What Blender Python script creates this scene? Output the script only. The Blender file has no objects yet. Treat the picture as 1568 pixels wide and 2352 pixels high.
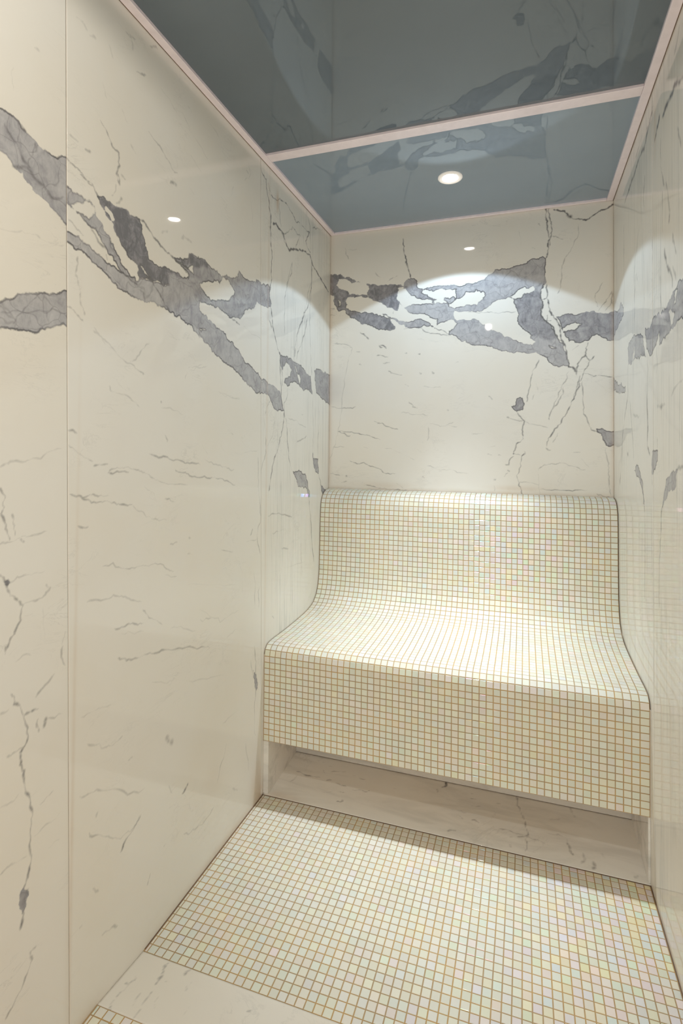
import bpy, math, random
import numpy as np
from mathutils import Vector, Matrix

# ------------------------------------------------------------------ camera, light, exposure
SC = bpy.context.scene
COL = SC.collection
S = 0.02                     # one mosaic module (20 mm) in metres
ZF = -9.05                   # floor level in modules (bench front lower edge = 0)
XL, XR, YB, ZC = -0.198, 57.154, 31.565, 96.81   # left wall, right wall, back wall, underside of the ceiling trims
def P(x, y, z): return Vector((x * S, y * S, (z - ZF) * S))

cam_data = bpy.data.cameras.new('camera')
cam = bpy.data.objects.new('camera', cam_data); COL.objects.link(cam)
yaw, pit, rol = -0.331371, 0.019720, 0.008455
fw = Vector((math.sin(yaw) * math.cos(pit), math.cos(yaw) * math.cos(pit), math.sin(pit)))
rt = Vector((math.cos(yaw), -math.sin(yaw), 0)); up = rt.cross(fw)
rt2 = math.cos(rol) * rt + math.sin(rol) * up; up2 = -math.sin(rol) * rt + math.cos(rol) * up
M = Matrix((rt2, up2, -fw)).transposed().to_4x4(); M.translation = P(41.086515, -83.751504, 48.704800)
cam.matrix_world = M
cam_data.sensor_fit = 'VERTICAL'; cam_data.sensor_height = 36.0; cam_data.lens = 1257.074875 / 2352 * 36.0
cam_data.shift_x = (784 - 771.142923) / 2352; cam_data.shift_y = (1008.222898 - 1176) / 2352
cam_data.clip_start = 0.01
SC.camera = cam

SC.view_settings.view_transform = 'Standard'; SC.view_settings.look = 'None'
SC.view_settings.gamma = 1.0; SC.view_settings.use_curve_mapping = False
SC.view_settings.exposure = -0.28
SC.cycles.max_bounces = 12; SC.cycles.diffuse_bounces = 8; SC.cycles.glossy_bounces = 6
SC.cycles.sample_clamp_indirect = 6.0
SC.cycles.caustics_reflective = False; SC.cycles.caustics_refractive = False

world = bpy.data.worlds.new('world'); SC.world = world; world.use_nodes = True
bg = world.node_tree.nodes['Background']
bg.inputs['Color'].default_value = (1.0, 0.955, 0.87, 1); bg.inputs['Strength'].default_value = 1.75

def spot(name, loc, energy, col, size, blend, radius, aim=(0, 0, -1)):
    d = bpy.data.lights.new(name, 'SPOT'); d.energy = energy; d.color = col
    d.spot_size = math.radians(size); d.spot_blend = blend; d.shadow_soft_size = radius
    o = bpy.data.objects.new(name, d); COL.objects.link(o); o.location = loc
    o.rotation_euler = Vector(aim).to_track_quat('-Z', 'Y').to_euler()
    return o
LAMP_BACK = (28.65, 13.2); LAMP_FRONT = (28.0, -69.7)
COOL = (0.85, 0.935, 1.0); WARM = (1.0, 0.94, 0.84)
spot('beam_lamp', P(LAMP_BACK[0], LAMP_BACK[1] - 1.6, ZC + 0.05), 165, COOL, 52, 1.0, 0.012)
spot('spill_lamp', P(LAMP_BACK[0], LAMP_BACK[1], ZC + 0.05), 20.0, (0.60, 0.80, 1.0), 118.5, 0.06, 0.012)
spot('beam_lamp', P(LAMP_FRONT[0], LAMP_FRONT[1], ZC - 0.5), 5, WARM, 130, 1.0, 0.020)
spot('spill_lamp', P(LAMP_FRONT[0], LAMP_FRONT[1], ZC - 0.5), 16, WARM, 178, 0.15, 0.020)

# ------------------------------------------------------------------ node helpers
def new_mat(name):
    m = bpy.data.materials.new(name); m.use_nodes = True
    return m, m.node_tree.nodes, m.node_tree.links, m.node_tree.nodes['Principled BSDF']
def math_node(N, L, op, a, b=None, clamp=False, c=None):
    n = N.new('ShaderNodeMath'); n.operation = op; n.use_clamp = clamp
    for i, v in enumerate((a, b, c)):
        if v is None: continue
        if isinstance(v, (int, float)): n.inputs[i].default_value = v
        else: L.new(v, n.inputs[i])
    return n.outputs[0]
def smooth(N, L, v, lo, hi):
    n = N.new('ShaderNodeMapRange'); n.interpolation_type = 'SMOOTHSTEP'
    L.new(v, n.inputs['Value']); n.inputs['From Min'].default_value = lo; n.inputs['From Max'].default_value = hi
    return n.outputs['Result']
def mixc(N, L, fac, a, b):
    n = N.new('ShaderNodeMix'); n.data_type = 'RGBA'
    for s, v in ((n.inputs[0], fac), (n.inputs[6], a), (n.inputs[7], b)):
        if isinstance(v, (int, float)): s.default_value = v
        elif isinstance(v, tuple): s.default_value = (*v, 1)
        else: L.new(v, s)
    return n.outputs[2]
def noise(N, L, vec, scale, detail=4, rough=0.55, dist=0.0):
    n = N.new('ShaderNodeTexNoise'); n.inputs['Scale'].default_value = scale
    n.inputs['Detail'].default_value = detail; n.inputs['Roughness'].default_value = rough
    n.inputs['Distortion'].default_value = dist
    if vec is not None: L.new(vec, n.inputs['Vector'])
    return n.outputs['Fac']
def mapping(N, L, vec, scale=(1, 1, 1), rot=(0, 0, 0)):
    n = N.new('ShaderNodeMapping'); n.inputs['Scale'].default_value = scale; n.inputs['Rotation'].default_value = rot
    L.new(vec, n.inputs['Vector']); return n.outputs[0]

def marble(name, veined=True, seed=(0, 0, 0), base=(0.80, 0.775, 0.72), smoky=0.0, ior=1.42, rough=0.02, streak=0.0):
    m, N, L, B = new_mat(name)
    tc = N.new('ShaderNodeTexCoord')
    mp = N.new('ShaderNodeMapping'); mp.inputs['Location'].default_value = seed
    L.new(tc.outputs['Object'], mp.inputs['Vector']); vec = mp.outputs[0]
    cloud = noise(N, L, vec, 2.2, 4)
    col = mixc(N, L, smooth(N, L, cloud, 0.35, 0.7), base, (base[0] * 0.985, base[1] * 0.965, base[2] * 0.93))
    # faint grey wisps lying along the bedding of the stone
    st = mapping(N, L, vec, (5.0, 5.0, 15.0), (0.22, 0.22, 0.3))
    wis = noise(N, L, st, 1.35, 8, 0.66, 1.1)
    patch = noise(N, L, vec, 4.5, 3)
    ridge = math_node(N, L, 'ABSOLUTE', math_node(N, L, 'SUBTRACT', wis, 0.5))
    w = math_node(N, L, 'MULTIPLY', math_node(N, L, 'SUBTRACT', 1.0, smooth(N, L, ridge, 0.0, 0.016)), smooth(N, L, patch, 0.50, 0.70))
    w = math_node(N, L, 'MULTIPLY', w, 0.30)
    col = mixc(N, L, w, col, (0.42, 0.41, 0.39))
    if smoky:      # grey smoky bands in the stone
        sm = noise(N, L, mapping(N, L, vec, (2.2, 9.0, 9.0), (0, 0, -0.05)), 1.6, 6, 0.6, 0.6)
        col = mixc(N, L, math_node(N, L, 'MULTIPLY', smooth(N, L, sm, 0.42, 0.68), smoky), col, (0.47, 0.465, 0.44))
    if streak:     # fine upright veining of the narrow slabs
        sv = noise(N, L, mapping(N, L, vec, (1, 26, 0.55)), 1.5, 7, 0.62, 0.35)
        rv = math_node(N, L, 'ABSOLUTE', math_node(N, L, 'SUBTRACT', sv, 0.5))
        k = math_node(N, L, 'MULTIPLY', math_node(N, L, 'SUBTRACT', 1.0, smooth(N, L, rv, 0.0, 0.030)), smooth(N, L, noise(N, L, vec, 3.0, 4), 0.42, 0.62))
        col = mixc(N, L, math_node(N, L, 'MULTIPLY', k, streak), col, (0.36, 0.37, 0.35))
    if veined:
        at = N.new('ShaderNodeAttribute'); at.attribute_name = 'vein'
        sp = N.new('ShaderNodeSeparateColor'); L.new(at.outputs['Color'], sp.inputs[0])
        n1 = noise(N, L, vec, 55, 5, 0.6)
        sd = math_node(N, L, 'ADD', math_node(N, L, 'MULTIPLY', math_node(N, L, 'SUBTRACT', sp.outputs[0], 0.5), 2.0),
                       math_node(N, L, 'ADD', math_node(N, L, 'MULTIPLY', math_node(N, L, 'SUBTRACT', n1, 0.5), 0.42),
                       math_node(N, L, 'MULTIPLY', math_node(N, L, 'SUBTRACT', noise(N, L, vec, 190, 3, 0.6), 0.5), 0.16)))
        mask = smooth(N, L, sd, -0.05, 0.05)
        n2 = noise(N, L, vec, 26, 6, 0.65, 0.8)
        n3 = noise(N, L, mapping(N, L, vec, (1, 1, 0.45), (0.5, 0.5, 0)), 60, 5, 0.7, 1.5)
        tone = math_node(N, L, 'ADD', sp.outputs[1], math_node(N, L, 'MULTIPLY', math_node(N, L, 'SUBTRACT', n2, 0.5), 1.0), True)
        tone = math_node(N, L, 'ADD', tone, math_node(N, L, 'MULTIPLY', math_node(N, L, 'SUBTRACT', n3, 0.5), 0.6), True)
        ramp = N.new('ShaderNodeValToRGB'); L.new(tone, ramp.inputs[0])
        e = ramp.color_ramp.elements
        e[0].position = 0.0; e[0].color = (0.61, 0.60, 0.59, 1); e[1].position = 1.0; e[1].color = (0.195, 0.193, 0.207, 1)
        e = ramp.color_ramp.elements.new(0.45); e.color = (0.465, 0.455, 0.462, 1)
        e = ramp.color_ramp.elements.new(0.75); e.color = (0.33, 0.322, 0.338, 1)
        vcol = ramp.outputs[0]
        # hairline cracks inside the grey bands
        vo = N.new('ShaderNodeTexVoronoi'); vo.feature = 'DISTANCE_TO_EDGE'; vo.inputs['Scale'].default_value = 15
        wv = N.new('ShaderNodeVectorMath'); wv.operation = 'ADD'; L.new(vec, wv.inputs[0])
        nn = N.new('ShaderNodeTexNoise'); nn.inputs['Scale'].default_value = 14; L.new(vec, nn.inputs['Vector'])
        sc = N.new('ShaderNodeVectorMath'); sc.operation = 'SCALE'; sc.inputs['Scale'].default_value = 0.09
        L.new(nn.outputs['Color'], sc.inputs[0]); L.new(sc.outputs[0], wv.inputs[1]); L.new(wv.outputs[0], vo.inputs['Vector'])
        crack = math_node(N, L, 'MULTIPLY', math_node(N, L, 'SUBTRACT', 1.0, smooth(N, L, vo.outputs['Distance'], 0.0, 0.035)), 0.30)
        vcol = mixc(N, L, crack, vcol, (0.15, 0.14, 0.14))
        col = mixc(N, L, mask, col, vcol)
        edge = math_node(N, L, 'SUBTRACT', 1.0, smooth(N, L, math_node(N, L, 'ABSOLUTE', math_node(N, L, 'SUBTRACT', sd, 0.02)), 0.02, 0.17))
        edge = math_node(N, L, 'MULTIPLY', edge, math_node(N, L, 'MULTIPLY', smooth(N, L, noise(N, L, vec, 9, 3), 0.34, 0.58), 0.95))
        col = mixc(N, L, edge, col, (0.15, 0.145, 0.15))
        nf = noise(N, L, vec, 130, 4, 0.65)
        ln = math_node(N, L, 'MULTIPLY', sp.outputs[2], math_node(N, L, 'ADD', 0.0, math_node(N, L, 'ADD', math_node(N, L, 'MULTIPLY', n1, 1.1), math_node(N, L, 'MULTIPLY', nf, 1.0))))
        ln = math_node(N, L, 'MULTIPLY', math_node(N, L, 'SUBTRACT', ln, 0.05), 1.2, True)
        col = mixc(N, L, ln, col, (0.17, 0.165, 0.165))
        stn = math_node(N, L, 'MULTIPLY', at.outputs['Alpha'], math_node(N, L, 'ADD', 0.5, noise(N, L, vec, 18, 4)), True)
        col = mixc(N, L, stn, col, (0.52, 0.34, 0.19))
    L.new(col, B.inputs['Base Color'])
    B.inputs['Roughness'].default_value = rough; B.inputs['IOR'].default_value = ior
    return m

def tile_mat():
    m, N, L, B = new_mat('iridescent_glass_mosaic')
    at = N.new('ShaderNodeAttribute'); at.attribute_name = 'tile'
    L.new(at.outputs['Color'], B.inputs['Base Color'])
    B.inputs['Roughness'].default_value = 0.16; B.inputs['IOR'].default_value = 1.52
    B.inputs['Coat Weight'].default_value = 0.35; B.inputs['Coat Roughness'].default_value = 0.05
    B.inputs['Thin Film IOR'].default_value = 1.36
    L.new(math_node(N, L, 'ADD', 330.0, math_node(N, L, 'MULTIPLY', at.outputs['Alpha'], 330.0)), B.inputs['Thin Film Thickness'])
    return m
def grout_mat():
    m, N, L, B = new_mat('rust_brown_grout')
    tc = N.new('ShaderNodeTexCoord')
    f = noise(N, L, tc.outputs['Object'], 7, 4)
    col = mixc(N, L, smooth(N, L, f, 0.38, 0.62), (0.51, 0.325, 0.13), (0.40, 0.28, 0.15))
    L.new(col, B.inputs['Base Color']); B.inputs['Roughness'].default_value = 0.75
    return m
def plain(name, col, rough=0.5, metal=0.0, ior=1.5, emit=0.0, var=0.0, scale=20):
    m, N, L, B = new_mat(name)
    tc = N.new('ShaderNodeTexCoord'); f = noise(N, L, tc.outputs['Object'], scale, 4)
    c = mixc(N, L, smooth(N, L, f, 0.3, 0.7), col, tuple(v * (1 - var) for v in col))
    L.new(c, B.inputs['Base Color']); B.inputs['Roughness'].default_value = rough
    B.inputs['Metallic'].default_value = metal; B.inputs['IOR'].default_value = ior
    if emit:
        B.inputs['Emission Color'].default_value = (*col, 1); B.inputs['Emission Strength'].default_value = emit
    return m

MT = {
    'L0': marble('marble_left_near', seed=(3, 1, 0)), 'L1': marble('marble_left_middle', seed=(0, 5, 2)),
    'L2': marble('marble_left_back', seed=(7, 0, 4), streak=0.3), 'B': marble('marble_back', seed=(1, 2, 8)),
    'R1': marble('marble_right_back', seed=(4, 9, 1), ior=1.18, rough=0.045, streak=0.38), 'R0': marble('marble_right_near', seed=(6, 3, 5), ior=1.18, rough=0.045, streak=0.38),
    'slab': marble('marble_floor', True, (2, 2, 9), (0.89, 0.89, 0.865), 0.30),
    'slab_plain': marble('marble_under_bench', False, (5, 2, 9), (0.82, 0.80, 0.765), 0.55),
    'sill': marble('marble_sill', True, (8, 2, 3), (0.80, 0.765, 0.70)),
    'tile': tile_mat(), 'grout': grout_mat(),
    'bed': plain('tan_joint_bedding', (0.55, 0.46, 0.37), 0.8, var=0.2),
    'glass': plain('dark_teal_back_painted_glass', (0.118, 0.150, 0.178), 0.025, 0.0, 1.80, var=0.08, scale=2),
    'glass_lit': plain('back_painted_glass_reflected_light', (0.265, 0.335, 0.41), 0.025, 0.0, 1.80, var=0.08, scale=2),  # same glass as the near sheet; bluish beam-lit reflection put into its base colour
    'metal': plain('pinkish_polished_metal', (0.98, 0.87, 0.91), 0.22, 0.12, var=0.06, scale=40),
    'dark': plain('dark_sealant_and_shade', (0.20, 0.13, 0.09), 0.6, var=0.2),
    'bezel': plain('white_frosted_bezel', (1.0, 0.95, 0.90), 0.35, emit=0.18),
    'lens': plain('glowing_lens', (1.0, 0.98, 0.95), 0.4, emit=32.0),
    'seal': plain('cream_silicone', (0.66, 0.60, 0.52), 0.35, var=0.15),
}

# wall veins: kind, tone or width+strength, then points along the wall and up it (mosaic module / 50)
VEINS = {
'L0': '''b 0.5 -2596,3849 -2518,3842 -2493,3848 -2430,3842 -2397,3818 -2346,3803 -2287,3790 -2237,3785 -2148,3810 -2140,3486 -2167,3497 -2213,3530 -2281,3557 -2352,3579 -2392,3600 -2403,3632 -2452,3632 -2514,3670 -2592,3673
b 0.5 -2576,2999 -2500,3036 -2439,3070 -2386,3104 -2307,3130 -2235,3148 -2134,3185 -2130,3023 -2156,3016 -2232,2989 -2314,2947 -2404,2938 -2497,2927 -2575,2928
l 0.2 0.5 -2340,3801 -2355,3734 -2376,3665
l 0.25 0.5 -2497,3790 -2454,3748 -2399,3682 -2365,3666
l 0.3 0.5 -2452,3632 -2376,3660 -2295,3625 -2245,3587 -2183,3620
l 0.12 0.4 -2499,2995 -2406,3022 -2305,3052 -2157,3072
l 0.12 0.4 -2307,3125 -2374,3049 -2436,2959
l 0.15 0.35 -2264,3057 -2251,3010
l 0.3 0.25 -2355,4214 -2332,4216
l 0.15 0.15 -2456,4067 -2459,3943
l 0.2 0.2 -2565,3330 -2507,3344 -2403,3375 -2325,3385 -2265,3377 -2165,3398
l 0.25 0.5 -2430,3838 -2391,3812
l 0.2 0.25 -2543,2340 -2484,2352 -2434,2374 -2325,2386 -2168,2430
l 0.2 0.5 -2482,2266 -2456,2227 -2460,2182 -2475,2156 -2453,2090 -2431,2041
l 0.2 0.4 -2423,2151 -2417,2113 -2405,2056
l 0.15 0.25 -2536,2030 -2477,2030 -2383,2043 -2235,2051
l 0.2 0.5 -2474,1903 -2443,1864 -2437,1831 -2399,1785 -2360,1746 -2370,1683 -2406,1629 -2436,1584
l 0.15 0.25 -2432,1857 -2347,1876 -2237,1872
l 0.2 0.3 -2360,1751 -2276,1753 -2216,1788 -2241,1809
l 0.15 0.2 -2262,1662 -2125,1684
l 0.2 0.3 -2123,1560 -2141,1496
l 0.3 0.4 -2378,2038 -2361,2021
l 0.15 0.12 -2251,1718 -2253,1533
b 0.9 -2451,1872 -2435,1874 -2428,1860 -2438,1851 -2451,1860
l 0.2 0.4 -2444,1557 -2439,1596
l 0.22 0.6 -2411,1383 -2393,1334 -2356,1287 -2323,1199 -2328,1138 -2358,1112 -2357,1059 -2337,976 -2303,873 -2295,773 -2298,648 -2308,540 -2326,511
l 0.25 0.6 -2330,411 -2340,342
l 0.2 0.45 -2343,1266 -2306,1265 -2268,1258
l 0.4 0.6 -2227,1197 -2239,1159
l 0.2 0.35 -2267,1215 -2276,1187 -2263,1154
l 0.2 0.35 -2220,1194 -2130,1175
l 0.2 0.4 -2256,199 -2288,200 -2274,157 -2328,79 -2375,41 -2409,23
l 0.15 0.2 -2280,700 -2216,712 -2133,715
l 0.2 0.25 -2461,1324 -2416,1324
l 0.2 0.25 -2446,650 -2377,651 -2310,636
l 0.2 0.25 -2258,824 -2178,842
l 0.15 0.2 -2452,931 -2383,920 -2360,937
l 0.2 0.35 -2137,1495 -2120,1398
l 0.25 0.3 -2282,1318 -2184,1382
l 0.15 0.2 -2397,1510 -2312,1511
l 0.2 0.25 -2423,1125 -2405,1121 -2340,1123
l 0.15 0.15 -2200,592 -2130,590
b 0.8 -2332,516 -2311,490 -2300,456 -2312,417 -2333,401 -2349,457 -2350,488''',
'L1': '''b 0.5 -2182,3685 -2166,3686 -2138,3680 -2100,3676 -2065,3673 -2030,3669 -2004,3671 -1979,3657 -1971,3635 -1950,3602 -1911,3562 -1865,3523 -1831,3488 -1790,3454 -1754,3417 -1718,3394 -1658,3357 -1620,3337 -1635,3323 -1695,3356 -1767,3388 -1802,3402 -1843,3431 -1890,3472 -1936,3516 -1974,3552 -2004,3545 -2051,3562 -2097,3582 -2136,3592 -2164,3600 -2180,3603
h 0 -2134,3604 -2093,3635 -2053,3656 -2013,3667 -1988,3655 -1983,3630 -1999,3605 -2052,3582 -2092,3585 -2125,3590
b 0.4 -2176,3467 -2161,3467 -2111,3464 -2060,3456 -2014,3451 -1965,3427 -1914,3412 -1862,3397 -1809,3390 -1767,3388 -1695,3366 -1637,3398 -1543,3411 -1376,3439 -1163,3535 -1030,3575 -1020,3181 -1053,3205 -1115,3244 -1185,3241 -1253,3276 -1354,3275 -1433,3288 -1508,3298 -1588,3272 -1679,3276 -1751,3291 -1820,3310 -1880,3334 -1945,3361 -2000,3379 -2042,3401 -2082,3405 -2127,3410 -2159,3420 -2175,3421
b 0.95 -1965,3724 -1922,3739 -1877,3731 -1843,3726 -1789,3735 -1733,3739 -1689,3727 -1644,3730 -1621,3709 -1608,3648 -1591,3602 -1563,3561 -1546,3525 -1505,3517 -1422,3531 -1351,3534 -1297,3534 -1240,3529 -1192,3527 -1153,3547 -1162,3515 -1376,3439 -1535,3413 -1637,3398 -1638,3439 -1653,3469 -1698,3484 -1742,3514 -1785,3538 -1820,3573 -1847,3610 -1881,3640 -1920,3670 -1946,3705
h 0 -1914,3691 -1889,3693 -1856,3674 -1842,3646 -1861,3638 -1888,3660 -1908,3671
h 0 -1635,3483 -1608,3474 -1576,3448 -1552,3429 -1592,3443 -1623,3464
l 0.25 0.65 -1644,3730 -1606,3736 -1566,3710 -1509,3674 -1450,3648 -1380,3629 -1317,3620 -1261,3602 -1193,3584 -1153,3561
l 0.2 0.45 -2166,3695 -2188,3752
l 0.18 0.5 -2082,3778 -2039,3768 -2003,3767 -1984,3743 -1965,3724
l 0.2 0.5 -1821,3905 -1806,3882 -1809,3857
l 0.15 0.3 -1794,3918 -1758,3905
l 0.15 0.25 -1833,3846 -1845,3792 -1864,3770
l 0.3 0.35 -1830,3742 -1797,3775 -1790,3788
l 0.12 0.3 -2151,3526 -2107,3509 -2049,3483
l 0.25 0.6 -1767,3388 -1710,3367 -1651,3359
l 0.25 0.6 -1576,3432 -1511,3400 -1460,3366 -1426,3338 -1399,3302 -1345,3282
l 0.2 0.3 -2087,3368 -2094,3300 -2084,3251 -2066,3195 -2050,3128 -2038,3091
l 0.2 0.4 -2152,3107 -2109,3101 -2074,3078 -2046,3063
l 0.2 0.2 -1986,3036 -1955,3020 -1905,2988 -1852,2961
l 0.4 0.35 -1355,4074 -1328,4090 -1301,4088
l 0.5 0.25 -1443,3731 -1383,3765
l 0.5 0.3 -1246,3772 -1218,3799 -1198,3790 -1128,3789
l 0.2 0.15 -1167,4139 -1105,4114
l 0.25 0.5 -2004,3536 -1954,3491 -1890,3467
l 0.2 0.35 -1650,3339 -1597,3328 -1588,3295
l 0.25 0.4 -1896,3446 -1889,3416
b 0.5 -1311,3528 -1238,3522 -1161,3535 -1138,3490 -1108,3445 -1049,3421 -1024,3363 -944,3352 -880,3325 -800,3293 -704,3277 -631,3233 -526,3199 -416,3141 -266,3093 -141,3029 -50,3024 106,2991 110,2827 29,2897 -102,2901 -244,2915 -363,2961 -476,3009 -568,3042 -670,3063 -741,3082 -836,3109 -875,3137 -952,3158 -1026,3198 -1086,3239 -1143,3246 -1210,3257 -1253,3279 -1305,3282 -1367,3289 -1372,3509
b 0.6 -1272,3629 -1219,3643 -1164,3671 -1143,3708 -1085,3711 -990,3720 -927,3703 -850,3699 -783,3685 -741,3679 -700,3699 -628,3706 -539,3740 -495,3796 -431,3769 -382,3764 -248,3788 -214,3815 -116,3823 -32,3827 -27,3645 -102,3631 -156,3629 -201,3638 -243,3574 -377,3529 -470,3433 -562,3427 -599,3411 -679,3422 -777,3442 -870,3436 -933,3430 -1031,3426 -1102,3447 -1149,3487 -1161,3535 -1151,3571 -1207,3586 -1292,3609 -1314,3621
h 0 -1034,3540 -937,3589 -848,3622 -795,3631 -774,3615 -741,3668 -671,3682 -627,3658 -559,3624 -566,3596 -624,3547 -667,3521 -737,3510 -818,3485 -896,3471 -960,3492 -997,3516
h 0 -1272,3615 -1240,3617 -1196,3609 -1107,3644 -1100,3587 -1151,3597 -1207,3605
h 0 -1021,3242 -979,3255 -948,3248 -1002,3226
b 0.95 -1272,3629 -1219,3643 -1164,3671 -1143,3708 -1085,3711 -990,3720 -927,3703 -939,3681 -1013,3661 -1095,3635 -1107,3644 -1196,3609 -1240,3614
l 0.25 0.6 -599,3411 -531,3396 -477,3385
l 0.15 0.2 -422,3390 -238,3357 -113,3340
l 0.12 0.2 -1147,2958 -1056,2984 -923,3004
l 0.15 0.2 -789,2839 -636,2825 -455,2819
l 0.15 0.5 -2174,3817 -2121,3802 -2079,3790 -1992,3755
l 0.22 0.55 -1955,4122 -1892,4067 -1867,4034 -1817,4024 -1807,3958 -1831,3900 -1805,3853
l 0.3 0.3 -1798,3916 -1763,3902
l 0.3 0.25 -1756,4723 -1729,4706 -1719,4652
l 0.2 0.35 -1580,4276 -1540,4260 -1437,4223 -1382,4197 -1326,4157 -1292,4167
l 0.3 0.45 -1690,4548 -1606,4585
l 0.35 0.35 -1572,4778 -1509,4810
l 0.3 0.35 -1782,4716 -1703,4725
l 0.25 0.3 -2151,3935 -2096,3933
l 0.3 0.45 -2054,3917 -2018,3925
l 0.35 0.4 -1368,4069 -1302,4093
l 0.2 0.2 -1477,4597 -1358,4564 -1266,4535
l 0.2 0.18 -1244,4577 -1095,4489 -934,4425
l 0.25 0.3 -405,4623 -362,4610
l 0.25 0.2 -1903,4557 -1869,4499
l 0.4 0.25 -2039,4504 -1995,4520
l 0.3 0.2 -2124,4528 -2082,4538 -2053,4516
l 0.3 0.2 -1945,4333 -1912,4262
l 0.15 0.15 -330,4485 -286,4205
l 0.3 0.2 -1725,4122 -1679,4084
l 0.2 0.15 -1166,4350 -1012,4296
l 0.25 0.15 -785,4201 -564,4106
l 0.2 0.15 -1198,4661 -1148,4633
l 0.2 0.18 -940,4695 -796,4652
l 0.25 0.2 -1798,4273 -1745,4220
l 0.25 0.2 -587,4402 -634,4315
l 0.2 0.2 -372,4709 -333,4624 -438,4522
l 0.18 0.28 -1983,3048 -1898,2998 -1800,2935 -1696,2904 -1585,2858
l 0.18 0.22 -1531,3050 -1625,2964 -1687,2911
l 0.22 0.38 -2131,2519 -2070,2505
l 0.18 0.3 -2123,2446 -2033,2393 -1960,2365
l 0.25 0.5 -1959,2343 -1907,2347 -1857,2349
l 0.18 0.3 -1851,2308 -1769,2327 -1701,2331 -1591,2303 -1493,2261 -1368,2222 -1128,2198
l 0.2 0.45 -1859,2306 -1818,2299 -1700,2301
l 0.22 0.42 -1526,2402 -1350,2381 -1191,2352 -991,2326
l 0.18 0.4 -1271,2301 -1213,2283 -1117,2258 -881,2230 -767,2220 -517,2162
l 0.18 0.22 -939,2362 -709,2304 -520,2282
l 0.2 0.42 -2111,2211 -2000,2192 -1926,2186 -1848,2185
l 0.18 0.4 -2070,2203 -1970,2157 -1847,2152 -1765,2130 -1660,2123
l 0.18 0.25 -1660,2117 -1566,2065 -1447,2013 -1352,1998
l 0.2 0.35 -1377,2127 -1278,2102
l 0.22 0.4 -2060,2053 -1989,2039
l 0.15 0.3 -1894,1819 -1687,1768 -1597,1766 -1378,1729 -1267,1667
l 0.18 0.25 -1988,1664 -1835,1642 -1710,1622 -1573,1557
l 0.2 0.38 -1791,1473 -1680,1465 -1551,1431
l 0.18 0.3 -1563,1511 -1494,1442 -1380,1370
l 0.18 0.25 -1757,1435 -1550,1383
l 0.15 0.18 -1149,1552 -498,1410
l 0.18 0.22 -1861,2764 -1837,2732 -1692,2711 -1618,2668
l 0.18 0.22 -811,2838 -466,2815
l 0.18 0.2 -1421,2676 -1246,2669 -1076,2623
l 0.2 0.25 -1386,2520 -1352,2468
l 0.18 0.2 -1304,1320 -1017,1223
l 0.15 0.18 -995,1364 -712,1187 -426,1202
l 0.2 0.3 -967,1283 -830,1251
l 0.18 0.25 -1316,1844 -1238,1845
l 0.15 0.2 -1129,1751 -1067,1736
l 0.18 0.25 -725,1711 -537,1663
l 0.18 0.25 -1366,1668 -1244,1631
l 0.15 0.2 -1570,2221 -1470,2151
l 0.15 0.2 -1180,2877 -1133,2947 -981,3005
l 0.15 0.15 -504,1632 -399,1496 -377,1307
l 0.18 0.2 -982,2466 -899,2392
l 0.18 0.18 -618,1048 -490,1072
l 0.3 0.35 -1594,2863 -1581,2859
l 0.3 0.35 -1426,2718 -1418,2712
l 0.3 0.25 -575,2549 -559,2541
l 0.3 0.25 -1195,3011 -1183,3010
l 0.3 0.25 -1112,1854 -1097,1846
l 0.2 0.2 -387,2406 -166,2419
l 0.2 0.35 -146,2369 -118,2046 -93,1828 -149,1729 -87,1558
l 0.3 0.35 -227,1792 -263,1745
l 0.15 0.25 -334,1704 -149,1702
l 0.2 0.3 -200,1438 -173,1133
l 0.2 0.3 -100,1310 -115,1118
l 0.22 0.38 -1758,1304 -1691,1267 -1622,1256 -1539,1247 -1360,1213 -1051,1124 -844,1050
l 0.2 0.25 -1973,956 -1873,881 -1766,859 -1711,870
l 0.6 0.3 -1323,667 -1298,633 -1261,607
l 0.2 0.35 -597,277 -662,171 -725,52
l 0.2 0.28 -2015,719 -1868,663 -1521,476
l 0.3 0.5 -1085,256 -1111,240 -1151,225
l 0.22 0.4 -1947,499 -1827,402 -1717,317 -1639,306 -1549,342
l 0.25 0.5 -1715,245 -1639,292 -1560,349
l 0.2 0.28 -1131,-39 -1022,-78 -907,-121 -754,-83
l 0.3 0.25 -1332,20 -1308,18
l 0.25 0.4 -1455,-51 -1482,-100
l 0.35 0.35 -1916,201 -1873,154
l 0.25 0.3 -1850,-86 -1798,-105 -1725,-139
l 0.15 0.18 -2024,1104 -1911,1095 -1807,1075
l 0.2 0.2 -1470,1061 -1233,982
l 0.2 0.2 -1101,923 -644,787
l 0.25 0.25 -1668,711 -1629,711
l 0.2 0.2 -1292,358 -1254,292
l 0.3 0.25 -500,-112 -425,-173
l 0.25 0.25 -1899,547 -1891,566
l 0.25 0.2 -2000,72 -1985,71
l 0.2 0.2 -652,443 -384,447
l 0.25 0.5 -174,839 -147,616 -128,531
l 0.2 0.45 -127,491 -162,350 -135,105
l 0.2 0.3 -233,744 -188,574
l 0.2 0.25 -299,128 -232,-133
b 0.7 -190,651 -138,593 -106,502 -135,465 -162,544''',
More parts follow.
